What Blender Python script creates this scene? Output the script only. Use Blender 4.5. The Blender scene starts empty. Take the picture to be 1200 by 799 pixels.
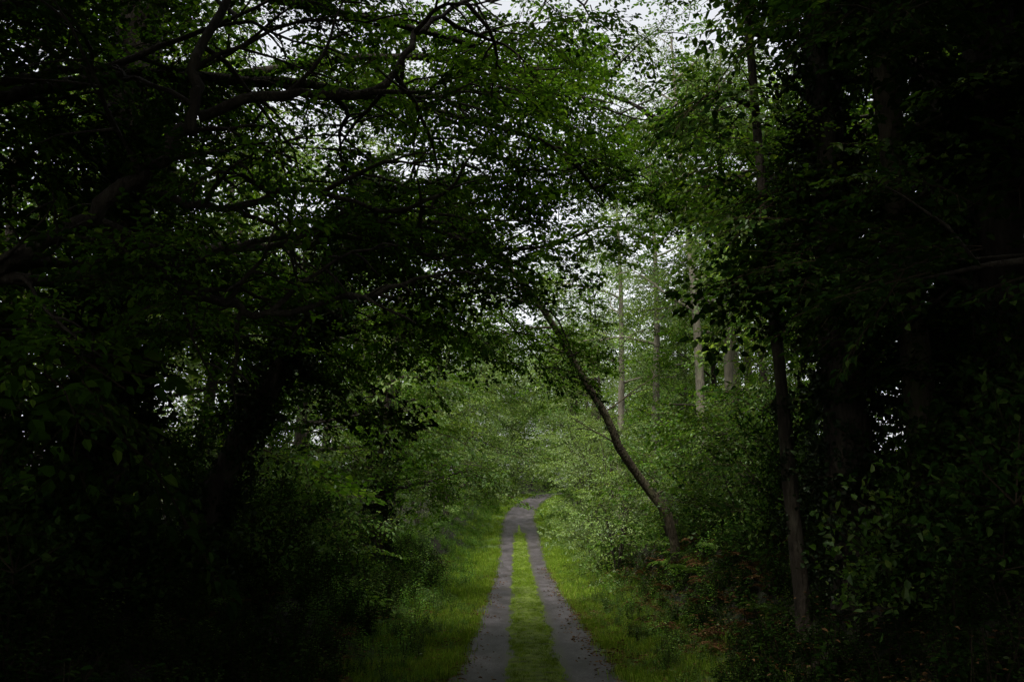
import bpy, math, numpy as np
R = np.random.RandomState(7)
scene = bpy.context.scene
def link(o, parent=None):
    scene.collection.objects.link(o)
    if parent is not None: o.parent = parent
    return o
def empty(name):
    e = bpy.data.objects.new(name, None); e.empty_display_size = .3
    return link(e)

# ---------------------------------------------------------------- materials
def newmat(name):
    m = bpy.data.materials.new(name); m.use_nodes = True
    nt = m.node_tree; nt.nodes.clear()
    out = nt.nodes.new('ShaderNodeOutputMaterial')
    return m, nt, out
def leafmat(name, c1, c2, c3, trans=.35, rough=.45, gl=.025, tcol=1.5):
    m, nt, out = newmat(name); N = nt.nodes.new; L = nt.links.new
    geo = N('ShaderNodeNewGeometry'); oi = N('ShaderNodeObjectInfo')
    r1 = N('ShaderNodeValToRGB')
    e = r1.color_ramp.elements
    e[0].position = 0; e[0].color = (*c1, 1); e[1].position = .97; e[1].color = (*c3, 1)
    k = e.new(.6); k.color = (*c2, 1)
    L(geo.outputs['Random Per Island'], r1.inputs[0])
    mul = N('ShaderNodeMapRange'); mul.inputs[3].default_value = .5; mul.inputs[4].default_value = 1.5
    L(oi.outputs['Random'], mul.inputs[0])
    mx = N('ShaderNodeVectorMath'); mx.operation = 'SCALE'
    L(r1.outputs[0], mx.inputs[0]); L(mul.outputs[0], mx.inputs['Scale'])
    p = N('ShaderNodeBsdfDiffuse'); L(mx.outputs[0], p.inputs['Color'])
    t = N('ShaderNodeBsdfTranslucent')
    mt = N('ShaderNodeVectorMath'); mt.operation = 'MULTIPLY'; mt.inputs[1].default_value = (tcol*1.1, tcol*1.15, tcol*.4)
    L(mx.outputs[0], mt.inputs[0]); L(mt.outputs[0], t.inputs[0])
    ms = N('ShaderNodeMixShader'); ms.inputs[0].default_value = trans
    L(p.outputs[0], ms.inputs[1]); L(t.outputs[0], ms.inputs[2])
    if gl > 0:
        g = N('ShaderNodeBsdfGlossy'); g.inputs['Roughness'].default_value = rough; g.inputs['Color'].default_value = (.85, 1, .8, 1)
        m2 = N('ShaderNodeMixShader'); m2.inputs[0].default_value = gl
        L(ms.outputs[0], m2.inputs[1]); L(g.outputs[0], m2.inputs[2]); L(m2.outputs[0], out.inputs[0])
    else: L(ms.outputs[0], out.inputs[0])
    return m
def noisemat(name, stops, scale, rough=.85, bump=.3, bscale=30, stretch=(1, 1, 1), spec=.3, verge=None):
    m, nt, out = newmat(name); N = nt.nodes.new; L = nt.links.new
    tc = N('ShaderNodeTexCoord'); mp = N('ShaderNodeMapping'); mp.inputs['Scale'].default_value = stretch
    L(tc.outputs['Object'], mp.inputs[0])
    n = N('ShaderNodeTexNoise'); n.inputs['Scale'].default_value = scale; n.inputs['Detail'].default_value = 6; n.inputs['Roughness'].default_value = .65
    L(mp.outputs[0], n.inputs['Vector'])
    def ramp(st):
        r = N('ShaderNodeValToRGB'); e = r.color_ramp.elements
        e[0].position = st[0][0]; e[0].color = (*st[0][1], 1)
        e[1].position = st[-1][0]; e[1].color = (*st[-1][1], 1)
        for s in st[1:-1]:
            k = e.new(s[0]); k.color = (*s[1], 1)
        L(n.outputs[0], r.inputs[0]); return r.outputs[0]
    col = ramp(stops)
    if verge:
        at = N('ShaderNodeAttribute'); at.attribute_name = 'edge'
        c2 = ramp(verge); mix = N('ShaderNodeMix'); mix.data_type = 'RGBA'
        L(at.outputs['Fac'], mix.inputs[0]); L(col, mix.inputs[6]); L(c2, mix.inputs[7]); col = mix.outputs[2]
    n2 = N('ShaderNodeTexNoise'); n2.inputs['Scale'].default_value = bscale; n2.inputs['Detail'].default_value = 4
    L(mp.outputs[0], n2.inputs['Vector'])
    b = N('ShaderNodeBump'); b.inputs['Strength'].default_value = bump; b.inputs['Distance'].default_value = .05
    L(n2.outputs[0], b.inputs['Height'])
    p = N('ShaderNodeBsdfPrincipled'); p.inputs['Roughness'].default_value = rough; p.inputs['Specular IOR Level'].default_value = spec
    L(col, p.inputs['Base Color']); L(b.outputs[0], p.inputs['Normal']); L(p.outputs[0], out.inputs[0])
    return m
M_beech = leafmat('beech_leaf', (.028, .062, .008), (.048, .105, .012), (.095, .155, .022), .5, .45, 0)
M_dark = leafmat('shaded_leaf', (.009, .022, .005), (.016, .037, .007), (.036, .060, .013), .3, .5, 0)  # shade of the near woodland is put into this leaf colour
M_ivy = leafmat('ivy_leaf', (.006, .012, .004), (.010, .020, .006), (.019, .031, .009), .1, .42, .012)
M_pale = leafmat('willow_haze_leaf', (.080, .130, .032), (.115, .175, .044), (.17, .215, .065), .42, .5, .03)  # willow green, lightened to stand in for haze on far trees
M_mid = leafmat('hazel_leaf', (.038, .084, .013), (.062, .118, .019), (.11, .15, .03), .42, .45, .02)
M_nettle = leafmat('nettle_leaf', (.050, .125, .018), (.085, .18, .030), (.14, .21, .045), .42, .5)
M_grass = leafmat('grass_blade', (.070, .130, .012), (.115, .195, .018), (.19, .22, .045), .4, .5, 0, 1.4)
M_brown = leafmat('dry_leaf', (.05, .025, .012), (.10, .055, .025), (.16, .10, .05), .2, .7, 0, 1.0)
def twigmat():
    m, nt, out = newmat('twig'); d = nt.nodes.new('ShaderNodeBsdfDiffuse'); g = nt.nodes.new('ShaderNodeNewGeometry'); r = nt.nodes.new('ShaderNodeValToRGB')
    r.color_ramp.elements[0].color = (.012, .009, .006, 1); r.color_ramp.elements[1].color = (.035, .028, .018, 1)
    nt.links.new(g.outputs['Random Per Island'], r.inputs[0]); nt.links.new(r.outputs[0], d.inputs[0]); nt.links.new(d.outputs[0], out.inputs[0]); return m
M_twig = twigmat()
M_bark = noisemat('bark', [(.3, (.010, .008, .005)), (.5, (.024, .019, .013)), (.7, (.05, .045, .03))], 6, .9, 1, 22, (1, 1, .25), .2)
M_leanbark = noisemat('mossy_bark', [(.3, (.025, .019, .012)), (.5, (.055, .045, .028)), (.7, (.05, .06, .02))], 7, .9, 1, 24, (1, 1, .3), .2)
M_barkpale = noisemat('pale_bark', [(.3, (.06, .055, .04)), (.55, (.14, .125, .09)), (.75, (.09, .12, .05))], 4, .85, .6, 20, (1, 1, .3))
M_ground = noisemat('forest_floor', [(.3, (.010, .010, .005)), (.45, (.022, .017, .010)), (.6, (.016, .026, .008)), (.75, (.034, .026, .014))], 2.7, .95, 1, 18,
                    verge=[(.33, (.045, .036, .018)), (.43, (.045, .070, .012)), (.56, (.070, .125, .016)), (.74, (.06, .05, .025))])
M_soilgrass = noisemat('mossy_turf', [(.3, (.045, .04, .015)), (.43, (.080, .115, .015)), (.60, (.14, .195, .022)), (.75, (.10, .10, .03))], 3.5, .95, .8, 60)

def roadmat():
    m, nt, out = newmat('worn_tarmac'); N = nt.nodes.new; L = nt.links.new
    tc = N('ShaderNodeTexCoord')
    def noise(s, d=6, st=None):
        n = N('ShaderNodeTexNoise'); n.inputs['Scale'].default_value = s; n.inputs['Detail'].default_value = d
        if st:
            mp = N('ShaderNodeMapping'); mp.inputs['Scale'].default_value = st
            L(tc.outputs['Object'], mp.inputs[0]); L(mp.outputs[0], n.inputs['Vector'])
        else: L(tc.outputs['Object'], n.inputs['Vector'])
        return n
    a = noise(55, 6); r = N('ShaderNodeValToRGB'); e = r.color_ramp.elements
    e[0].position = .34; e[0].color = (.012, .010, .011, 1); e[1].position = .68; e[1].color = (.085, .076, .080, 1)
    L(a.outputs[0], r.inputs[0])
    b = noise(2.2, 9, (1, .3, 1)); b.inputs['Roughness'].default_value = .75
    r2 = N('ShaderNodeValToRGB'); e = r2.color_ramp.elements
    e[0].position = .42; e[0].color = (.34, .28, .24, 1); e[1].position = .60; e[1].color = (1.25, 1.2, 1.25, 1)
    L(b.outputs[0], r2.inputs[0])
    mu = N('ShaderNodeVectorMath'); mu.operation = 'MULTIPLY'; L(r.outputs[0], mu.inputs[0]); L(r2.outputs[0], mu.inputs[1])
    at = N('ShaderNodeAttribute'); at.attribute_name = 'edge'
    c = noise(7, 8); ad = N('ShaderNodeMath'); ad.operation = 'ADD'; L(at.outputs['Fac'], ad.inputs[0]); L(c.outputs[0], ad.inputs[1])
    mr = N('ShaderNodeMapRange'); mr.inputs[1].default_value = .72; mr.inputs[2].default_value = 1.12; L(ad.outputs[0], mr.inputs[0])
    mix = N('ShaderNodeMix'); mix.data_type = 'RGBA'; L(mr.outputs[0], mix.inputs[0]); L(mu.outputs[0], mix.inputs[6]); mix.inputs[7].default_value = (.030, .030, .011, 1)
    bp = N('ShaderNodeBump'); bp.inputs['Strength'].default_value = .6; bp.inputs['Distance'].default_value = .012; L(a.outputs[0], bp.inputs['Height'])
    p = N('ShaderNodeBsdfPrincipled'); p.inputs['Roughness'].default_value = .7
    L(mix.outputs[2], p.inputs['Base Color']); L(bp.outputs[0], p.inputs['Normal']); L(p.outputs[0], out.inputs[0])
    return m
M_road = roadmat()

# ---------------------------------------------------------------- terrain
_ky = np.array([-400, 0, 26, 36, 43, 51, 63, 75, 100, 120, 160, 400.])
_kz = np.array([0, 0, -.05, .0, .12, .55, 1.35, 2.3, 4.4, 5.2, 5.6, 6.])
_yy = np.arange(-400, 401, 1.0); _zz = np.interp(_yy, _ky, _kz)
_k = np.hanning(13); _k /= _k.sum(); _zs = np.convolve(np.pad(_zz, 6, 'edge'), _k, 'valid')
def zroad(y): return np.interp(y, _yy, _zs)
def cx(y):
    y = np.asarray(y, float)
    return .33 + .003*np.clip(y-12, 0, 50) + .0028*np.clip(y-68, 0, 60)**2
def sm(a, b, x):
    t = np.clip((x-a)/(b-a), 0, 1); return t*t*(3-2*t)
def nz(x, y):
    return (np.sin(x*1.3+y*.7)+np.sin(x*.6-y*1.1+2)+np.sin(x*2.3+1.5*y+.5)*.5+np.sin(x*3.1-2.7*y)*.35)/2.85
def H(x, y):
    x = np.asarray(x, float); y = np.asarray(y, float)
    u = x-cx(y); z = zroad(y).copy()
    left = sm(-2.2, -4.8, u)*1.25 + sm(-5, -14, u)*1.0
    right = sm(2.2, 4.2, u)*1.75 + sm(4.5, 12, u)*2.0
    n = nz(x, y)
    z = z + left + right + n*.14*sm(1.3, 3.5, np.abs(u)) + n*.03*sm(1.1, 1.5, np.abs(u))
    return z
def grid_mesh(name, xs, ys, f, mat, attr=None):
    X, Y = np.meshgrid(xs, ys)
    co = f(X, Y); nx = len(xs); ny = len(ys)
    idx = np.arange(nx*ny).reshape(ny, nx)
    F = np.stack([idx[:-1, :-1], idx[:-1, 1:], idx[1:, 1:], idx[1:, :-1]], -1).reshape(-1, 4)
    me = bpy.data.meshes.new(name); me.from_pydata(co.reshape(-1, 3).tolist(), [], F.tolist())
    me.polygons.foreach_set('use_smooth', np.ones(len(F), bool)); me.materials.append(mat)
    if attr is not None:
        a = me.attributes.new('edge', 'FLOAT', 'POINT'); a.data.foreach_set('value', attr(X, Y).ravel().astype(np.float32))
    o = bpy.data.objects.new(name, me); link(o); return o
xs = np.concatenate([np.linspace(-400, -30, 15)[:-1], np.linspace(-30, -8, 30)[:-1], np.linspace(-8, 12, 110)[:-1], np.linspace(12, 40, 30)[:-1], np.linspace(40, 400, 15)])
ys = np.concatenate([np.linspace(-400, -10, 15)[:-1], np.linspace(-10, 60, 240)[:-1], np.linspace(60, 150, 150)[:-1], np.linspace(150, 400, 20)])
def fground(X, Y):
    u = np.abs(X-cx(Y)); return np.stack([X, Y, H(X, Y)-.05*(1-sm(1.0, 1.35, u))], -1)
grid_mesh('ground', xs, ys, fground, M_ground, lambda X, Y: sm(3.1, 2.0, np.abs(X-cx(Y))+.4*nz(X*1.7, Y*1.9)))
us = np.linspace(-1.12, 1.12, 25); ysr = np.concatenate([np.linspace(-12, 60, 300)[:-1], np.linspace(60, 140, 160)])
grid_mesh('lane', us, ysr, lambda U, Y: np.stack([U+cx(Y)+(.06*np.sin(Y*1.7)+.035*np.sin(Y*4.9))*(np.abs(U) > 1.05)*np.sign(U), Y, zroad(Y)+.015-.02*(np.abs(U) > 1.05)], -1), M_road,
          lambda U, Y: np.maximum(sm(.82, 1.1, np.abs(U)), sm(.52, .36, np.abs(U))*sm(68, 58, Y))*.75)
def fstrip(U, Y):
    w = (.34 + .05*np.sin(Y*1.1)+.04*np.sin(Y*2.7+1)+.025*np.sin(Y*6.1))*(.15+.85*sm(66, 52, Y))
    return np.stack([U*w+cx(Y)-.03, Y, zroad(Y)+.02+.035*(1-U*U)], -1)
grid_mesh('grass_strip', np.linspace(-1, 1, 7), np.linspace(-12, 66, 360), fstrip, M_soilgrass)

# ---------------------------------------------------------------- sprays
def leaf_geo(V, F, MI, base, d, n, L, W, mi=0, fold=.25):
    d = d/np.linalg.norm(d); s = np.cross(n, d); sl = np.linalg.norm(s)
    if sl < 1e-4: s = np.array([1, 0, 0.]); sl = 1
    s = s/sl; n = np.cross(d, s); i = len(V)
    b = base
    V += [b, b+d*L*.3+s*W*.5+n*W*fold, b+d*L*.68+s*W*.38+n*W*fold*.6, b+d*L-n*L*.1, b+d*L*.68-s*W*.38+n*W*fold*.6, b+d*L*.3-s*W*.5+n*W*fold]
    F += [(i, i+5, i+4, i+3), (i, i+3, i+2, i+1)]; MI += [mi, mi]
def tube(V, F, MI, path, rad, sides=6, mi=0):
    path = np.asarray(path, float); i0 = len(V); n = len(path)
    for k in range(n):
        t = path[min(k+1, n-1)]-path[max(k-1, 0)]; t /= (np.linalg.norm(t)+1e-9)
        a = np.array([0, 1, 0.]) if abs(t[1]) < .9 else np.array([1, 0, 0.])
        u = np.cross(t, a); u /= np.linalg.norm(u); v = np.cross(t, u)
        for j in range(sides):
            th = 2*math.pi*j/sides
            V.append(path[k]+(u*math.cos(th)+v*math.sin(th))*rad[k])
    for k in range(n-1):
        for j in range(sides):
            a = i0+k*sides+j; b = i0+k*sides+(j+1) % sides
            F.append((a, b, b+sides, a+sides)); MI.append(mi)
def mk(name, V, F, MI, mats, smooth=False):
    me = bpy.data.meshes.new(name); me.from_pydata([tuple(v) for v in V], [], F)
    for m in mats: me.materials.append(m)
    me.polygons.foreach_set('material_index', MI)
    if smooth: me.polygons.foreach_set('use_smooth', np.ones(len(F), bool))
    return bpy.data.objects.new(name, me)
COLS = {}
def variants(key, fn, n=4):
    c = bpy.data.collections.new(key)
    for i in range(n): c.objects.link(fn(f'{key}_{i}'))
    COLS[key] = c
def spray(mat, nside=9, leafL=.085, leafW=.055, per=6, twig=True):
    def f(name):
        V, F, MI = [], [], []
        main = [np.array([t, .06*math.sin(t*4+R.rand()*3), -.12*t*t+.02*R.randn()]) for t in np.linspace(0, 1, 4)]
        tube(V, F, MI, main, np.linspace(.008, .002, 4), 3, 1)
        for k in range(nside):
            t = .08+.9*(k+.3*R.rand())/nside; sd = 1 if k % 2 else -1
            p0 = np.array([np.interp(t, np.linspace(0, 1, 4), [m[j] for m in main]) for j in range(3)])
            ln = (.16+.34*math.sin(math.pi*min(t+.15, 1)))*(.7+.5*R.rand())
            an = math.radians(50+15*R.randn())*sd
            dv = np.array([math.cos(an), math.sin(an), .15*R.randn()-.1])
            p1 = p0+dv*ln
            if twig: tube(V, F, MI, [p0, p1], [.004, .0015], 3, 1)
            for q in range(per):
                tt = (q+.6)/per; pp = p0*(1-tt)+p1*tt + R.randn(3)*.012
                s2 = 1 if q % 2 else -1; aa = an+s2*math.radians(48+12*R.randn())
                d = np.array([math.cos(aa), math.sin(aa), -.25+.3*R.randn()])
                nn = np.array([.35*R.randn(), .35*R.randn(), 1])
                sc = .55+.75*R.rand()
                leaf_geo(V, F, MI, pp, d, nn, leafL*sc, leafW*sc)
            leaf_geo(V, F, MI, p1, dv, np.array([0, .2*R.randn(), 1]), leafL, leafW)
        return mk(name, V, F, MI, [mat, M_twig])
    return f
def puff(mat, n=90, leafL=.06, leafW=.03, rad=.5, up=.5):
    def f(name):
        V, F, MI = [], [], []
        for k in range(7):
            d = R.randn(3); d[2] = abs(d[2]); d /= np.linalg.norm(d)
            e = d*rad*(.7+.5*R.rand()); tube(V, F, MI, [np.zeros(3), e], [.006, .002], 3, 1)
            for q in range(n//7):
                t = R.rand()**.6; p = e*t+R.randn(3)*rad*.2*t
                dd = d*.6+R.randn(3)*.7; nn = R.randn(3)*.7+np.array([0, 0, up*2])
                sc = .6+.7*R.rand(); leaf_geo(V, F, MI, p, dd, nn, leafL*sc, leafW*sc)
        return mk(name, V, F, MI, [mat, M_twig])
    return f
def plant(mat, stems=7, h=.5, leafL=.08, leafW=.045):
    def f(name):
        V, F, MI = [], [], []
        for k in range(stems):
            a = R.rand()*6.283; ln = h*(.5+.6*R.rand()); out = .35*h*R.rand()+.05
            b = np.array([R.randn()*.06, R.randn()*.06, 0]); e = b+np.array([math.cos(a)*out, math.sin(a)*out, ln])
            mdl = (b+e)/2+np.array([0, 0, .08*h])
            tube(V, F, MI, [b, mdl, e], [.005, .004, .002], 3, 1)
            for q in range(9):
                t = .15+.85*q/8; p = (1-t)**2*b+2*t*(1-t)*mdl+t*t*e
                aa = q*2.4+R.rand(); sc = (1.15-.5*t)*(.7+.5*R.rand())
                leaf_geo(V, F, MI, p, np.array([math.cos(aa), math.sin(aa), .1-.3*R.rand()]), np.array([.3*R.randn(), .3*R.randn(), 1]), leafL*sc, leafW*sc)
        return mk(name, V, F, MI, [mat, M_twig])
    return f
def tuft(mat, n=24, h=.12, w=.007, spread=.1):
    def f(name):
        V, F, MI = [], [], []
        for k in range(n):
            a = R.rand()*6.283; b = np.array([R.randn()*spread*.6, R.randn()*spread*.6, 0]); ln = h*(.4+.8*R.rand())
            o = np.array([math.cos(a), math.sin(a), 0])*ln*(.15+.5*R.rand()); s = np.array([-math.sin(a), math.cos(a), 0])*w*.5
            i = len(V); mid = b+o*.35+np.array([0, 0, ln*.6]); tip = b+o+np.array([0, 0, ln*(.75+.25*R.rand())])
            V += [b-s, b+s, mid+s*.8, mid-s*.8, tip]; F += [(i, i+1, i+2, i+3), (i+3, i+2, i+4)]; MI += [0, 0]
        return mk(name, V, F, MI, [mat])
    return f
def fern(mat, n=7, L=.7):
    def f(name):
        V, F, MI = [], [], []
        for k in range(n):
            a = k*6.283/n+R.rand()*.6; d = np.array([math.cos(a), math.sin(a), 0]); s = np.array([-d[1], d[0], 0]); ll = L*(.7+.4*R.rand())
            pts = [d*ll*t*.85+np.array([0, 0, ll*(.95*t-.75*t*t)]) for t in np.linspace(0, 1, 14)]
            tube(V, F, MI, pts, np.linspace(.005, .001, 14), 3, 1)
            for q in range(2, 14):
                wl = .16*math.sin(math.pi*(q/14)**.7)*ll/.7+.02
                for sd in (-1, 1):
                    leaf_geo(V, F, MI, pts[q], s*sd+d*.35+np.array([0, 0, -.1]), np.array([0, 0, 1.]), wl, .035)
        return mk(name, V, F, MI, [mat, M_twig])
    return f
variants('beech_spray', spray(M_beech), 5); variants('dark_spray', spray(M_dark), 5); variants('mid_spray', spray(M_mid, 9, .075, .05, 6), 5)
variants('pale_spray', spray(M_pale, 10, .08, .036, 6, False), 5); variants('ivy_clump', puff(M_ivy, 63, .075, .07, .35, 0), 3)
variants('pale_puff', puff(M_pale, 98, .06, .034)); variants('mid_puff', puff(M_mid, 91, .065, .042)); variants('dark_puff', puff(M_dark, 84, .07, .045))
variants('nettle', plant(M_nettle)); variants('dark_plant', plant(M_dark, 8, .5)); variants('mid_plant', plant(M_mid, 8, .45, .07, .05))
variants('grass_tuft', tuft(M_grass), 5); variants('fern_green', fern(M_mid), 3); variants('fern_brown', fern(M_brown), 3)
def flat_leaves(name):
    V, F, MI = [], [], []
    for k in range(14):
        a = R.rand()*6.283; p = np.array([R.randn()*.2, R.randn()*.2, .004+.012*R.rand()])
        leaf_geo(V, F, MI, p, np.array([math.cos(a), math.sin(a), .1*R.randn()]), np.array([.25*R.randn(), .25*R.randn(), 1]), .045+.04*R.rand(), .035)
    return mk(name, V, F, MI, [M_brown])
variants('fallen', flat_leaves, 4)

GN = {}
def gn_for(key):
    if key in GN: return GN[key]
    g = bpy.data.node_groups.new('scatter_'+key, 'GeometryNodeTree')
    g.interface.new_socket('Geometry', in_out='INPUT', socket_type='NodeSocketGeometry')
    g.interface.new_socket('Geometry', in_out='OUTPUT', socket_type='NodeSocketGeometry')
    N = g.nodes.new; L = g.links.new
    i = N('NodeGroupInput'); o = N('NodeGroupOutput'); iop = N('GeometryNodeInstanceOnPoints')
    ci = N('GeometryNodeCollectionInfo'); ci.inputs['Collection'].default_value = COLS[key]
    ci.inputs['Separate Children'].default_value = True; ci.inputs['Reset Children'].default_value = True
    def at(n, t):
        a = N('GeometryNodeInputNamedAttribute'); a.data_type = t; a.inputs['Name'].default_value = n; return a.outputs['Attribute']
    L(i.outputs[0], iop.inputs['Points']); L(ci.outputs[0], iop.inputs['Instance']); iop.inputs['Pick Instance'].default_value = True
    L(at('idx', 'INT'), iop.inputs['Instance Index']); L(at('rot', 'FLOAT_VECTOR'), iop.inputs['Rotation']); L(at('scl', 'FLOAT'), iop.inputs['Scale'])
    L(iop.outputs[0], o.inputs[0]); GN[key] = g; return g
def scatter(name, key, P, rot, scl, parent=None):
    P = np.asarray(P, np.float32); n = len(P)
    if n == 0: return
    me = bpy.data.meshes.new(name); me.vertices.add(n); me.vertices.foreach_set('co', P.ravel())
    a = me.attributes.new('rot', 'FLOAT_VECTOR', 'POINT'); a.data.foreach_set('vector', np.asarray(rot, np.float32).ravel())
    a = me.attributes.new('scl', 'FLOAT', 'POINT'); a.data.foreach_set('value', np.asarray(scl, np.float32))
    a = me.attributes.new('idx', 'INT', 'POINT'); a.data.foreach_set('value', R.randint(0, 60, n).astype(np.int32))
    o = bpy.data.objects.new(name, me); link(o, parent)
    md = o.modifiers.new('scatter', 'NODES'); md.node_group = gn_for(key)
    return o

# ---------------------------------------------------------------- trees
class Geo:
    def __init__(s): s.V, s.F, s.MI, s.S = [], [], [], {}
    def leaf(s, key, p, yaw, scl, droop=.25):
        s.S.setdefault(key, []).append((*p, .35*R.randn(), droop+.3*R.randn(), yaw, scl))
    def emit(s, name, mat, parent=None):
        e = parent or empty(name)
        if s.F:
            o = mk('trunk_and_limbs', s.V, s.F, s.MI, [mat, M_twig], True); link(o, e)
        for k, v in s.S.items():
            v = np.array(v); scatter('foliage', k, v[:, :3], v[:, 3:6], v[:, 6], e)
        return e
def smooth_path(pts, n):
    pts = np.asarray(pts, float); k = len(pts); t = np.linspace(0, k-1, n); out = []
    for x in t:
        i = min(int(x), k-2); f = x-i
        p0 = pts[max(i-1, 0)]; p1 = pts[i]; p2 = pts[i+1]; p3 = pts[min(i+2, k-1)]
        out.append(.5*((2*p1)+(-p0+p2)*f+(2*p0-5*p1+4*p2-p3)*f*f+(-p0+3*p1-3*p2+p3)*f**3))
    return np.array(out)
def limb(g, p0, yaw, elev, L, r, keys, nsub=5, per=5, scl=1., droop=.25, leafy=True, keep=None, sag=.35, wob=.18):
    n = 8; pts = [np.array(p0, float)]; y = yaw; e = elev
    for k in range(n-1):
        y += R.randn()*wob; e -= sag/n*(1 if elev > 0 else .3)-R.randn()*wob*.6
        pts.append(pts[-1]+np.array([math.cos(y)*math.cos(e), math.sin(y)*math.cos(e), math.sin(e)])*L/(n-1))
    pts = np.array(pts)
    if keep is not None:
        m = n
        for k in range(n):
            if not keep(pts[k]): m = k; break
        if m < 3: return pts
        pts = pts[:m]; n = m
    tube(g.V, g.F, g.MI, pts, np.linspace(r, max(r*.15, .006), n), 6)
    for s in range(nsub):
        t = .25+.75*(s+R.rand()*.6)/nsub; k = min(int(t*(n-1)), n-2)
        q = pts[k]*(1-(t*(n-1)-k))+pts[k+1]*(t*(n-1)-k)
        yy = y+(1 if s % 2 else -1)*(.6+.4*R.rand()); ll = L*(.45-.2*t)*(.7+.6*R.rand()); ee = .15+.35*R.randn()
        sp = [q]
        for m in range(3):
            ee -= .12; yy += R.randn()*(.2+wob*.5)
            sp.append(sp[-1]+np.array([math.cos(yy)*math.cos(ee), math.sin(yy)*math.cos(ee), math.sin(ee)])*ll/3)
        if keep is not None and not keep(sp[-1]): continue
        tube(g.V, g.F, g.MI, sp, [r*.35*(1-t*.5)+.006, r*.22+.005, .008, .004], 4)
        if leafy:
            for m in range(per):
                tt = (m+R.rand())/per*3; a = min(int(tt), 2)
                lp = sp[a]*(1-(tt-a))+sp[a+1]*(tt-a)+R.randn(3)*np.array([.25, .25, .2])*scl
                if keep is None or keep(lp): g.leaf(keys[R.randint(len(keys))], lp, yy+R.randn()*.8, scl*(.7+.6*R.rand()), droop)
    if leafy:
        for m in range(3):
            lp = pts[-1]+R.randn(3)*.15
            if keep is None or keep(lp): g.leaf(keys[R.randint(len(keys))], lp, y+R.randn()*.5, scl*(.7+.5*R.rand()), droop)
    return pts
def tree(g, x, y, h, spread, r, keys, nl=14, low=.25, nsub=5, per=5, scl=1.2, lean=0., bias=None, keep=None, dip=.1):
    z0 = float(H(x, y))-.15; n = 9
    pts = [np.array([x+lean*(t*h)+.15*math.sin(t*5+x), y+.2*math.sin(t*4+y), z0+t*h]) for t in np.linspace(0, 1, n)]
    tube(g.V, g.F, g.MI, pts, [r*(1.35 if k == 0 else 1)*(1-.85*k/(n-1)) for k in range(n)], 10)
    for i in range(nl):
        t = low+(1-low)*(i+.5*R.rand())/nl; k = min(int(t*(n-1)), n-2)
        q = pts[k]*(1-(t*(n-1)-k))+pts[k+1]*(t*(n-1)-k)
        yaw = i*2.4+R.rand()*.8
        if bias is not None and R.rand() < .35: yaw = bias+R.randn()*.5
        L = spread*(1.05-.65*((t-low)/(1-low))**1.5)*(.75+.4*R.rand())
        limb(g, q, yaw, .15+.8*t*t+dip*R.randn(), L, r*.38*(1.1-t*.7), keys, nsub, per, scl, keep=keep)
    return pts
def ivy(g, pts, r, n, key='ivy_clump', jit=.12, scl=.8):
    pts = np.asarray(pts)
    for k in range(n):
        t = R.rand()*(len(pts)-1); i = min(int(t), len(pts)-2); p = pts[i]*(1-(t-i))+pts[i+1]*(t-i)
        a = R.rand()*6.283; rr = r*(1.1)+abs(R.randn())*jit
        g.S.setdefault(key, []).append((p[0]+math.cos(a)*rr, p[1]+math.sin(a)*rr, p[2], R.rand()*6, R.rand()*6, R.rand()*6, scl*(.6+.6*R.rand())))

def post(name, path, r0, r1, mat, nivy=0, jit=.12, crown=None, iscl=.8):
    g = Geo(); p = smooth_path(path, 16)
    rr = np.linspace(r0, r1, 16)*(1+.06*R.randn(16)); rr[0] *= 1.35
    tube(g.V, g.F, g.MI, p, rr, 12)
    if nivy: ivy(g, p, (r0+r1)/2, nivy, jit=jit, scl=iscl)
    if crown: crown(g, p)
    g.emit(name, mat); return p
def gz(x, y): return float(H(x, y))-.1
def darkcrown(L=4, n=10, lo=.45, key=('dark_spray',), scl=1.1, bias=None, keep=None):
    def f(g, p):
        for i in range(n):
            t = lo+(1-lo)*(i+R.rand())/n; q = p[min(int(t*15), 15)]
            yw = i*2.4+R.rand() if bias is None or R.rand() < .4 else bias+R.randn()*.6
            limb(g, q, yw, .25*R.randn()+.15, L*(.6+.5*R.rand()), .06, key, 5, 5, scl, keep=keep)
    return f
kr = lambda p: p[0] > (2.95 if p[2] < 5.2 else 2.4)+.25*math.sin(p[2]*2.1) or (p[0] > 1.8 and 5.0 < p[2] < 5.8 and p[1] > 10)
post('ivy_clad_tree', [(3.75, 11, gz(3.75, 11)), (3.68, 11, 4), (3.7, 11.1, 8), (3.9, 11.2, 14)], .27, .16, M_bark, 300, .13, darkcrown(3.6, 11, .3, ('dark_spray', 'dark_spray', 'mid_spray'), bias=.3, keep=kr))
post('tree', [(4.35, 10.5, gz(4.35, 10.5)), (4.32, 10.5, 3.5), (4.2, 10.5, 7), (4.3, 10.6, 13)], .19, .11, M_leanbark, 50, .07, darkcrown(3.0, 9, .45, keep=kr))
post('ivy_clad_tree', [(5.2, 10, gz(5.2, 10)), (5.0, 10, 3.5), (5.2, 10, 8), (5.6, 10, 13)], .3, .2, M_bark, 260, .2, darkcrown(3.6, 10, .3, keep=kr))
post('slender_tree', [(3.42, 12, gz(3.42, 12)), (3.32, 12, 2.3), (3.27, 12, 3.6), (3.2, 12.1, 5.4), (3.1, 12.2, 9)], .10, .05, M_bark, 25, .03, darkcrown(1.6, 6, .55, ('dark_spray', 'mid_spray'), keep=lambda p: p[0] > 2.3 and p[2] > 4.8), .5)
post('ivy_clad_tree', [(5.0, 7.6, gz(5, 7.6)), (4.9, 7.6, 4), (4.7, 7.4, 9), (4.7, 7.4, 13)], .22, .16, M_bark, 230, .2, darkcrown(3.4, 9, .3, keep=kr))
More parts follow.
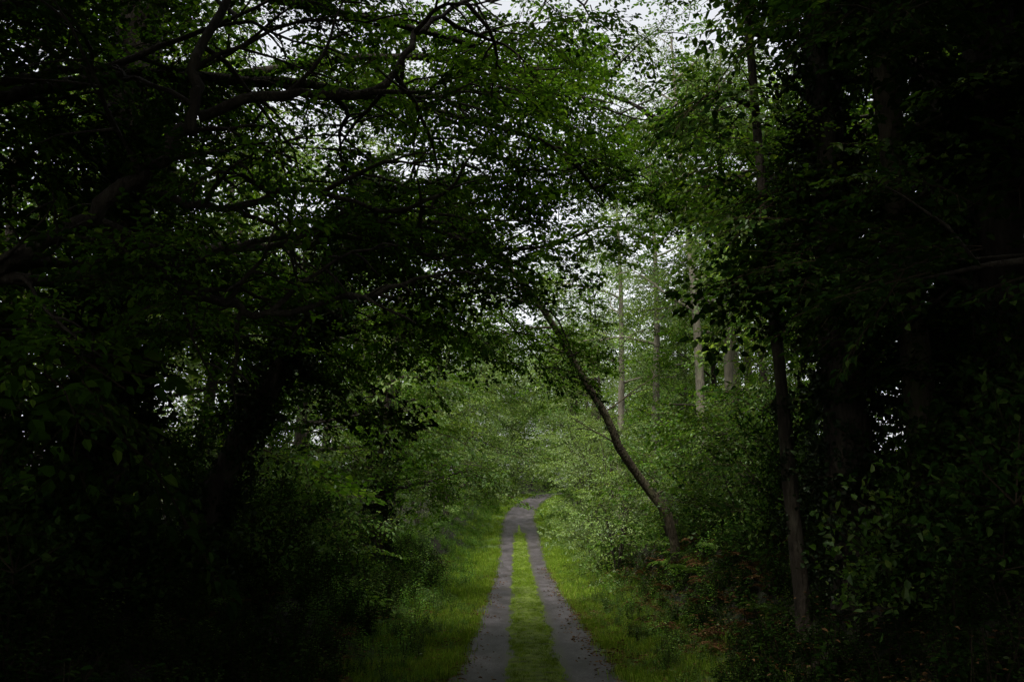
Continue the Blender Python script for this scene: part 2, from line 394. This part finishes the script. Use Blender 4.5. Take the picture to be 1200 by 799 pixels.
post('ivy_clad_tree', [(6.6, 14, gz(6.6, 14)), (6.5, 14, 5), (6.2, 14, 9), (6, 14, 15)], .3, .2, M_bark, 280, .2, darkcrown(3.2, 9, .3, ('dark_spray', 'mid_spray', 'mid_spray'), keep=lambda p: p[0] > 4.4))
def leancrown(g, p):
    for i in range(8):
        limb(g, p[9+i % 7], 2.8+R.randn()*.8, .3+.3*R.randn(), 2.0, .03, ('mid_spray', 'beech_spray'), 4, 4, .8, keep=lambda q: q[2] > 5.0)
    limb(g, p[5], 2.9, .9, 1.4, .02, ('mid_spray',), 3, 0, .6, leafy=False); limb(g, p[3], .4, .5, 1.8, .025, ('mid_spray',), 4, 3, .6)
    limb(g, p[7], .2, .6, 1.6, .02, ('mid_spray',), 4, 2, .5)
post('leaning_tree', [(3.6, 22.2, gz(3.6, 22.2)), (3.44, 22, 1.95), (2.97, 22, 2.6), (2.30, 21.6, 3.5), (2.08, 21.4, 4.05), (1.46, 21, 5.0), (.9, 20.5, 5.9), (.27, 20, 6.7), (-.6, 19.6, 7.5), (-1.5, 19, 8.2)], .11, .05, M_leanbark, 30, .03, leancrown, .35)
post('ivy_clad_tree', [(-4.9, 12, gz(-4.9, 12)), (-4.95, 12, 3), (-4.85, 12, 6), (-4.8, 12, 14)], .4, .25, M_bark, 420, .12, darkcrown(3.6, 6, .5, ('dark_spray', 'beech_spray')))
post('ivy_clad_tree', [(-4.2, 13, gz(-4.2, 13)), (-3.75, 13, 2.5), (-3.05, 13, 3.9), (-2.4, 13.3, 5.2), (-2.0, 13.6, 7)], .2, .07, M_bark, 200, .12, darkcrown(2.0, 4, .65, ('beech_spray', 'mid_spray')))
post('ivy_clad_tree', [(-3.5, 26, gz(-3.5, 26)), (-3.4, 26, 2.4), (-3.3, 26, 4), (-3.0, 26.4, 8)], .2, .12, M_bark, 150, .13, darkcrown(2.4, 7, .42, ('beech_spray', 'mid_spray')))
post('ivy_clad_tree', [(-7.3, 17, gz(-7.3, 17)), (-7.2, 17, 4), (-7.0, 17, 9), (-7.1, 17, 13)], .24, .16, M_bark, 200, .15, darkcrown(3.2, 9, .3, ('pale_spray', 'mid_spray')))  # pale leaf colour stands in for light behind the dark limbs
# overhanging limbs of the big tree on the left
g = Geo()
tr = smooth_path([(-6.4, 8.4, gz(-6.4, 8.4)), (-6.3, 8.4, 2.2), (-6.1, 8.3, 5), (-6.2, 8.2, 9), (-6.3, 8.4, 13)], 14)
tube(g.V, g.F, g.MI, tr, np.linspace(.38, .2, 14), 12); ivy(g, tr, .33, 240)
def big(path, r0, r1, nb, keys=('beech_spray', 'dark_spray', 'beech_spray'), L=1.8, up=.1, per=4, sc=.72, bare=0):
    p = smooth_path(path, 5*len(path)); p[2:] += np.cumsum(R.randn(len(p)-2, 3)*.022, 0)+R.randn(len(p)-2, 3)*.015
    tube(g.V, g.F, g.MI, p, np.linspace(r0, r1, len(p))*(1+.08*R.randn(len(p))), 8)
    for i in range(nb+bare):
        t = .2+.8*(i+.4*R.rand())/(nb+bare); k = min(int(t*(len(p)-1)), len(p)-2); dv = p[k+1]-p[k]
        yw = math.atan2(dv[1], dv[0])+(1 if i % 2 else -1)*(.7+.4*R.randn())
        lf = R.rand() < nb/(nb+bare)
        limb(g, p[k], yw, up+(.3 if lf else .6)*R.randn(), L*(.6+.7*R.rand()), .026, keys, 5, per, sc, leafy=lf, wob=.3)
    return p
big([(-6.2, 8.3, 3.3), (-5.2, 8.1, 3.55), (-4.2, 8, 4.0), (-3.55, 8, 4.45), (-2.95, 8, 4.9), (-2.7, 8.1, 5.35), (-2.68, 8.3, 6.1), (-2.3, 8.8, 7.2), (-1.5, 9.5, 8.2)], .09, .03, 3, L=1.5, per=2, bare=10)
big([(-2.7, 8.1, 5.35), (-1.96, 8.2, 5.55), (-1.23, 8.4, 5.65), (-1.0, 8.6, 6.2), (-.5, 9.2, 7.0), (.3, 10, 7.6)], .055, .013, 4, L=1.4, per=2, bare=7)
big([(-6.2, 8.3, 3.6), (-4.2, 8, 3.95), (-3.16, 8, 4.0), (-2.6, 8, 3.77), (-2.16, 8.1, 3.6), (-1.62, 8.2, 3.75), (-1.1, 8.5, 3.85)], .06, .014, 2, L=1.1, per=1, bare=8)
big([(-4.2, 8, 4.0), (-3.3, 8.6, 4.2), (-2.4, 9.3, 4.6), (-1.5, 10, 4.9), (-.6, 11, 5.0), (.2, 12, 4.9)], .05, .012, 6, L=1.7, bare=4)
big([(-3.2, 8, 4.7), (-2.5, 8.3, 4.6), (-1.9, 8.5, 4.9), (-1.2, 9, 4.8), (-.7, 9.4, 5.1)], .04, .012, 2, L=1.2, per=2, bare=6)
big([(-6.1, 8.3, 5), (-4.6, 9, 6.0), (-3, 10, 6.6), (-1.2, 11, 6.7), (.4, 12, 6.5), (1.2, 13, 6.1)], .09, .015, 9, L=1.9, bare=4)
big([(-6.1, 8.3, 6), (-4.4, 9.4, 7.2), (-2.4, 11, 8), (-.4, 12.2, 8.0), (.8, 13.4, 7.6)], .09, .015, 10, L=2.0)
big([(-6.1, 8.3, 5), (-5.0, 8.6, 5.8), (-3.8, 9.2, 6.4), (-2.6, 9.8, 7.3)], .07, .015, 5, ('dark_spray',), L=1.6, bare=3)
big([(-4.8, 12, 7.2), (-3.2, 13.5, 8.4), (-1.2, 15, 9.2), (1.0, 16.5, 9.4), (2.6, 17.6, 9.2), (3.6, 18.4, 8.8)], .08, .012, 18, ('beech_spray', 'mid_spray'), L=2.2, sc=.8)
big([(-4.8, 12, 5), (-3.6, 13, 5.6), (-2.2, 14.2, 5.9), (-.8, 15.4, 5.8), (.3, 16.4, 5.4)], .08, .012, 9, L=1.9, bare=2)
big([(-4.8, 12, 4.2), (-3.8, 13.6, 4.6), (-2.8, 15, 4.8), (-1.8, 16.4, 4.6)], .06, .012, 4, L=1.5, bare=3)
g.emit('overhanging_beech_tree', M_bark)

# woodland rows
def row(side, x0, y0, y1, step, keysets, h=(12, 17), spread=(4, 5.5), scl=1.3, low=.22, nl=11, mat=M_bark, mass=None, per=4, nsub=4, keep=None):
    y = y0
    while y < y1:
        g_ = mass or Geo()
        ks = keysets[R.randint(len(keysets))]
        xx = cx(y)+side*(x0+R.rand()*1.6)
        tree(g_, float(xx), y+R.rand()*step*.4, R.uniform(*h), R.uniform(*spread), R.uniform(.14, .26), ks, nl, low, nsub, per, scl, lean=-side*R.uniform(0, .04), bias=(math.pi if side > 0 else 0), keep=keep)
        if mass is None: g_.emit('woodland_tree', mat)
        y += step*(.8+.4*R.rand())
def keep_open(p):
    u = abs(p[0]-float(cx(p[1])))
    return not (u < 1.4+.10*max(p[2]-4, 0)+.4*math.sin(p[1]*1.3+p[2]) and p[1] < 58)
def keep_far(p):
    u = abs(p[0]-float(cx(p[1]))); zr = float(zroad(p[1]))
    if 70 < p[1] < 102: return u > 2.5+.5*math.sin(p[1]) or (p[2] > zr+8 and p[1] > 92)
    return u > 1.7 or p[2] > zr+4.5+.8*math.sin(p[1])
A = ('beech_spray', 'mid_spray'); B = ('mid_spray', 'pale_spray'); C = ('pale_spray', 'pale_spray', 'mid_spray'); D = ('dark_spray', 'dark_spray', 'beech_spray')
row(-1, 6.4, 21, 50, 7.0, [B, A], keep=keep_open, spread=(4.0, 5.0), h=(10, 14), scl=1.3)
row(1, 7.0, 24, 50, 8, [B, A], keep=keep_open, spread=(3.4, 4.2), h=(8, 11), low=.15, scl=1.3)
for (x, y, ln) in [(7.2, 34, .03), (8.3, 36, -.02), (9.2, 38, .02), (6.3, 33, -.03), (5.6, 40, .02), (4.9, 44, -.01)]:
    g_ = Geo(); tree(g_, x, y, 17, 3.4, .2, B, 12, .36, 4, 4, 1.2, lean=ln); g_.emit('pale_trunk_tree', M_barkpale)
far = Geo()
row(-1, 4.0, 54, 118, 8.5, [C], h=(10, 15), spread=(4.2, 5.2), scl=1.9, low=.12, mass=far, keep=keep_far, nl=11)
row(1, 4.0, 54, 118, 8.5, [C], h=(11, 16), spread=(4.2, 5.2), scl=1.9, low=.12, mass=far, keep=keep_far, nl=11)
row(-1, 9.5, 7, 17, 5.0, [D], h=(11, 14), spread=(4, 5), scl=1.9, low=.08, mass=far, nl=12)  # added dark row, mostly out of view, blocks sky light from the left
row(-1, 9.8, 20, 30, 5.5, [B], h=(10, 13), spread=(4, 5), scl=1.8, low=.10, mass=far, nl=11)  # paler leaves used so this backdrop looks lit
row(1, 9.5, 8, 30, 7.0, [D, A], h=(10, 12), spread=(4, 5), scl=1.9, low=.08, mass=far, nl=10)
row(-1, 13, 24, 110, 12, [A, B], h=(10, 14), spread=(5, 6), scl=2.1, low=.1, mass=far, nl=11)
row(1, 12.5, 28, 110, 12, [A, B], h=(9, 12), spread=(5, 6), scl=2.1, low=.1, mass=far, nl=11)
for i in range(11):
    tree(far, -16+i*4+R.rand()*2, 118+R.rand()*16, R.uniform(14, 18), 6.5, .3, C if i % 2 else B, 12, .04, 4, 4, 2.6)
far.emit('distant_trees', M_bark)
near = Geo()
def keep_near(p):
    if p[2] < 7.2 and abs(p[0]) < 9 and p[1] > -6: return False
    if p[1] > -1 and abs(p[0]) < max(p[1], 0)*.62+4 and p[2] < 5.2+max(p[1], 0)*.62: return False
    return p[1] < 10.5
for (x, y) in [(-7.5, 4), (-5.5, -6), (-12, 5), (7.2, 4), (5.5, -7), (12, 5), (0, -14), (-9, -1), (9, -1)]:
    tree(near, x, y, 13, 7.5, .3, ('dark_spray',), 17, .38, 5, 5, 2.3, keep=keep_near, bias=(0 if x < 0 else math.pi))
near.emit('unseen_shade_trees', M_bark)  # unseen trees, crowns kept out of view, added to shade the foreground

# ---------------------------------------------------------------- undergrowth
def shrub(name, items):
    e = empty(name)
    S = {}
    for (x, y, w, h, n, keys) in items:
        z = float(H(x, y))
        for k in range(int(n*.7)):
            a = R.rand()*6.283; ph = R.rand(); rr = (R.rand()**.45)
            zz = h*ph; ww = w*(.45+.75*math.sin(math.pi*min(ph*.9+.12, 1)))
            p = (x+math.cos(a)*rr*ww, y+math.sin(a)*rr*ww, z+zz+.12*R.randn())
            S.setdefault(keys[R.randint(len(keys))], []).append((*p, .5*R.randn(), -.5+.9*R.rand(), a+.5*R.randn(), .6+.7*R.rand()))
    for k, v in S.items():
        v = np.array(v); scatter('foliage', k, v[:, :3], v[:, 3:6], v[:, 6], e)
    V, F, MI = [], [], []
    for (x, y, w, h, n, keys) in items:
        z = float(H(x, y))-.05
        for k in range(8):
            a = R.rand()*6.283; q = np.array([x, y, z]); e2 = q+np.array([math.cos(a)*w*.8, math.sin(a)*w*.8, h*(.6+.4*R.rand())])
            tube(V, F, MI, [q, (q+e2)/2+np.array([0, 0, .2*h]), e2], [.03, .018, .006], 4)
    link(mk('stems', V, F, MI, [M_bark], True), e)
shrub('willow_bush', [(3.1, 30, 1.0, 3.4, 130, ('pale_spray', 'pale_puff')), (3.4, 34, 1.3, 4.6, 170, ('pale_spray', 'pale_puff')), (3.5, 39, 1.4, 5.0, 170, ('pale_spray', 'pale_puff')), (3.6, 45, 1.5, 5.6, 180, ('pale_spray',)), (3.8, 52, 1.7, 6, 180, ('pale_spray', 'mid_spray')), (4.0, 60, 1.9, 6, 170, ('pale_spray', 'mid_spray')), (5.4, 74, 2, 5, 120, ('pale_spray',))])
shrub('hazel_bush', [(3.9, 25, 1.0, 2.4, 130, ('mid_spray', 'mid_puff')), (5, 27, 1.5, 3.2, 150, ('mid_spray',)), (4.8, 21, 1.1, 2.2, 130, ('mid_spray', 'mid_puff')), (5.8, 24, 1.6, 3.6, 150, ('mid_spray', 'beech_spray'))])
shrub('holly_bush', [(4.5, 17, .9, 1.8, 120, ('mid_puff', 'dark_spray')), (5.3, 18.5, 1.2, 2.6, 140, ('dark_puff', 'mid_puff')), (4.1, 14.5, .6, 1.2, 80, ('dark_puff', 'mid_puff')), (5.8, 13, 1.1, 2.6, 120, ('dark_puff', 'ivy_clump')), (4.8, 9, .9, 1.5, 130, ('dark_puff',)), (3.8, 9.2, .6, .8, 90, ('dark_puff', 'mid_puff')), (4.2, 7.2, .8, 1.0, 110, ('dark_puff',)), (6.3, 9.5, 1.2, 3.0, 120, ('dark_puff', 'dark_spray'))])
shrub('hazel_bush', [(-4.2, 22, .9, 1.1, 90, ('mid_puff', 'mid_spray')), (-5.5, 25, 1.2, 2.2, 130, ('mid_spray', 'mid_puff')), (-4.9, 34, 1.4, 3.8, 150, ('mid_spray', 'beech_spray')), (-4.6, 40, 1.5, 5, 160, ('pale_spray', 'mid_spray')), (-4.4, 47, 1.6, 5.5, 170, ('pale_spray', 'mid_spray')), (-4.2, 55, 1.7, 6, 160, ('pale_spray', 'mid_spray')), (-4.1, 63, 1.9, 6, 160, ('pale_spray',))])
shrub('bramble_bush', [(-4.0, 18, .9, 1.4, 120, ('dark_puff', 'mid_puff')), (-5.3, 17, 1.4, 2.4, 140, ('dark_puff', 'mid_spray')), (-5.6, 21, 1.5, 2.8, 140, ('mid_spray', 'dark_puff')), (-3.9, 14, .7, 1.0, 70, ('dark_puff', 'mid_puff')), (-5.8, 14, 1.3, 2.2, 120, ('dark_puff', 'dark_spray')), (-5, 9.5, .9, 1.4, 130, ('dark_puff',)), (-3.9, 9.5, .7, .7, 90, ('dark_puff',)), (-4.3, 7.4, .8, .9, 100, ('dark_puff',))])
shrub('hawthorn_bush', [(.2, 106, 1.8, 4.0, 110, ('pale_spray', 'mid_spray')), (2.2, 111, 2.0, 4.5, 120, ('mid_spray', 'pale_spray')), (-2.2, 103, 1.8, 4.0, 100, ('pale_spray',)), (4.6, 119, 2.2, 5, 120, ('mid_spray', 'beech_spray')), (-.5, 114, 2.2, 5, 110, ('mid_spray',))])

def ground_scatter(name, key, n, ylo, yhi, ulo, uhi, s0, s1, patch=None, ypow=1.0, tilt=.12, off=0.0):
    y = ylo+(yhi-ylo)*R.rand(n)**ypow; u = ulo+(uhi-ulo)*R.rand(n); x = cx(y)+u
    if patch is not None:
        k = patch(x, y, u) > R.rand(n); x, y, u = x[k], y[k], u[k]
    m = len(x); z = H(x, y)+off
    rot = np.stack([tilt*R.randn(m), tilt*R.randn(m), 6.283*R.rand(m)], -1)
    return (name, key, np.stack([x, y, z], -1), rot, s0+(s1-s0)*R.rand(m)**1.5)
def emit_ground(name, parts):
    e = empty(name)
    for p in parts: scatter(p[0], p[1], p[2], p[3], p[4], e)
pn = lambda x, y, u: .5+.5*nz(x*1.3, y*.9)
pc = lambda x, y, u: sm(.3, .75, .5+.5*nz(x*2.7+1, y*1.6))
emit_ground('grass', [
    ground_scatter('left_verge', 'grass_tuft', 9000, 7, 50, -2.8, -1.0, .5, 1.3, lambda x, y, u: (sm(-3.0, -2.1, u)*.6+.3)*(.35+1.0*pc(x, y, u)), 1.2),
    ground_scatter('left_verge_far', 'grass_tuft', 2600, 25, 100, -3.2, -1.1, 1.0, 2.1, lambda x, y, u: .4+.8*pc(x, y, u)),
    ground_scatter('right_verge', 'grass_tuft', 8500, 7, 50, 1.0, 2.8, .5, 1.3, lambda x, y, u: (sm(3.0, 2.0, u)*.6+.25)*(.35+1.0*pc(x, y, u)), 1.2),
    ground_scatter('right_verge_far', 'grass_tuft', 2400, 25, 100, 1.1, 3.0, 1.0, 2.1, lambda x, y, u: .4+.8*pc(x, y, u)),
    ground_scatter('centre_strip', 'grass_tuft', 5500, 7, 45, -.40, .34, .2, .5, lambda x, y, u: (1-.6*np.abs((u+.03)/.37)**3)*(.3+1.0*pc(x*1.5, y*1.4, u)), 1.2, .15, .04),
    ground_scatter('centre_strip_far', 'grass_tuft', 900, 30, 60, -.33, .27, .4, .9, None, 1, .15, .04)])
emit_ground('undergrowth', [
    ground_scatter('nettles_left', 'nettle', 2300, 14, 90, -4.8, -1.7, .4, 1.1, lambda x, y, u: .12+.6*sm(-1.8, -2.9, u)),
    ground_scatter('nettles_right', 'nettle', 1500, 16, 90, 1.8, 4.2, .4, 1.1, lambda x, y, u: .12+.55*sm(1.9, 2.9, u)),
    ground_scatter('low_herbs', 'nettle', 1700, 8, 40, -2.7, -1.2, .14, .4, lambda x, y, u: 1-.8*pc(x, y, u)),
    ground_scatter('low_herbs_right', 'nettle', 1700, 8, 40, 1.2, 2.8, .14, .4, lambda x, y, u: 1-.8*pc(x, y, u)),
    ground_scatter('herbs_left', 'mid_plant', 1700, 6, 26, -5, -1.6, .25, .8, lambda x, y, u: .2+.6*pn(x, y, u)),
    ground_scatter('herbs_right', 'mid_plant', 1500, 6, 26, 1.6, 5, .25, .8, lambda x, y, u: .2+.6*pn(x, y, u)),
    ground_scatter('ground_ivy_left', 'dark_plant', 1500, 5, 36, -8, -2.6, .5, 1.4),
    ground_scatter('ground_ivy_right', 'dark_plant', 1500, 5, 36, 2.6, 8, .5, 1.4),
    ground_scatter('dog_mercury_left', 'dark_plant', 1400, 4.5, 13, -7, -2.3, .3, .9),
    ground_scatter('dog_mercury_right', 'dark_plant', 1600, 4.5, 13, 2.2, 7, .3, .9),
    ground_scatter('ferns_right', 'fern_green', 50, 12, 40, 2.6, 5, .5, 1.0), ground_scatter('ferns_left', 'fern_green', 50, 12, 40, -5, -2.6, .5, 1.0),
    ground_scatter('dead_ferns', 'fern_brown', 70, 13, 26, 2.3, 3.8, .4, .8),
    ground_scatter('dead_ferns_left', 'fern_brown', 10, 10, 16, -4, -2.4, .4, .6)])
emit_ground('leaf_litter', [
    ground_scatter('leaves_left', 'fallen', 1400, 6, 40, -3.2, -.92, .6, 1.2, lambda x, y, u: .3+.4*pn(x, y, u), 1.3, .05, .03),
    ground_scatter('leaves_right', 'fallen', 1900, 6, 40, .92, 3.4, .6, 1.2, lambda x, y, u: .35+.6*pn(x, y, u), 1.3, .05, .03),
    ground_scatter('leaves_lane', 'fallen', 24, 7, 35, -1, 1, .3, .6, None, 1.3, .02, .02)])

# ---------------------------------------------------------------- light, sky, camera
w = bpy.data.worlds.new('World'); scene.world = w; w.use_nodes = True
nt = w.node_tree; bg = nt.nodes['Background']; sk = nt.nodes.new('ShaderNodeTexSky'); sk.sky_type = 'NISHITA'
sk.sun_disc = False; sk.sun_elevation = math.radians(60); sk.sun_rotation = math.radians(205); sk.dust_density = 4; sk.ozone_density = 1
hs = nt.nodes.new('ShaderNodeHueSaturation'); hs.inputs['Saturation'].default_value = .15; hs.inputs['Value'].default_value = 2.1   # greys and brightens the sky to stand in for overcast cloud
nt.links.new(sk.outputs[0], hs.inputs['Color']); nt.links.new(hs.outputs[0], bg.inputs[0]); bg.inputs[1].default_value = .15
sl = bpy.data.lights.new('sun', 'SUN'); sl.energy = 5; sl.angle = math.radians(16); sl.color = (1, .95, .86)
so = bpy.data.objects.new('sun', sl); so.rotation_euler = (math.radians(30), 0, math.radians(-25)); link(so)
cam = bpy.data.cameras.new('camera'); co = bpy.data.objects.new('camera', cam); link(co)
co.location = (0, 0, 1.93); co.rotation_euler = (math.radians(100.2), 0, 0); cam.lens = 35; cam.sensor_width = 36; cam.clip_end = 2000; cam.clip_start = .05
scene.camera = co
scene.view_settings.view_transform = 'Standard'; scene.view_settings.look = 'None'; scene.view_settings.exposure = 0
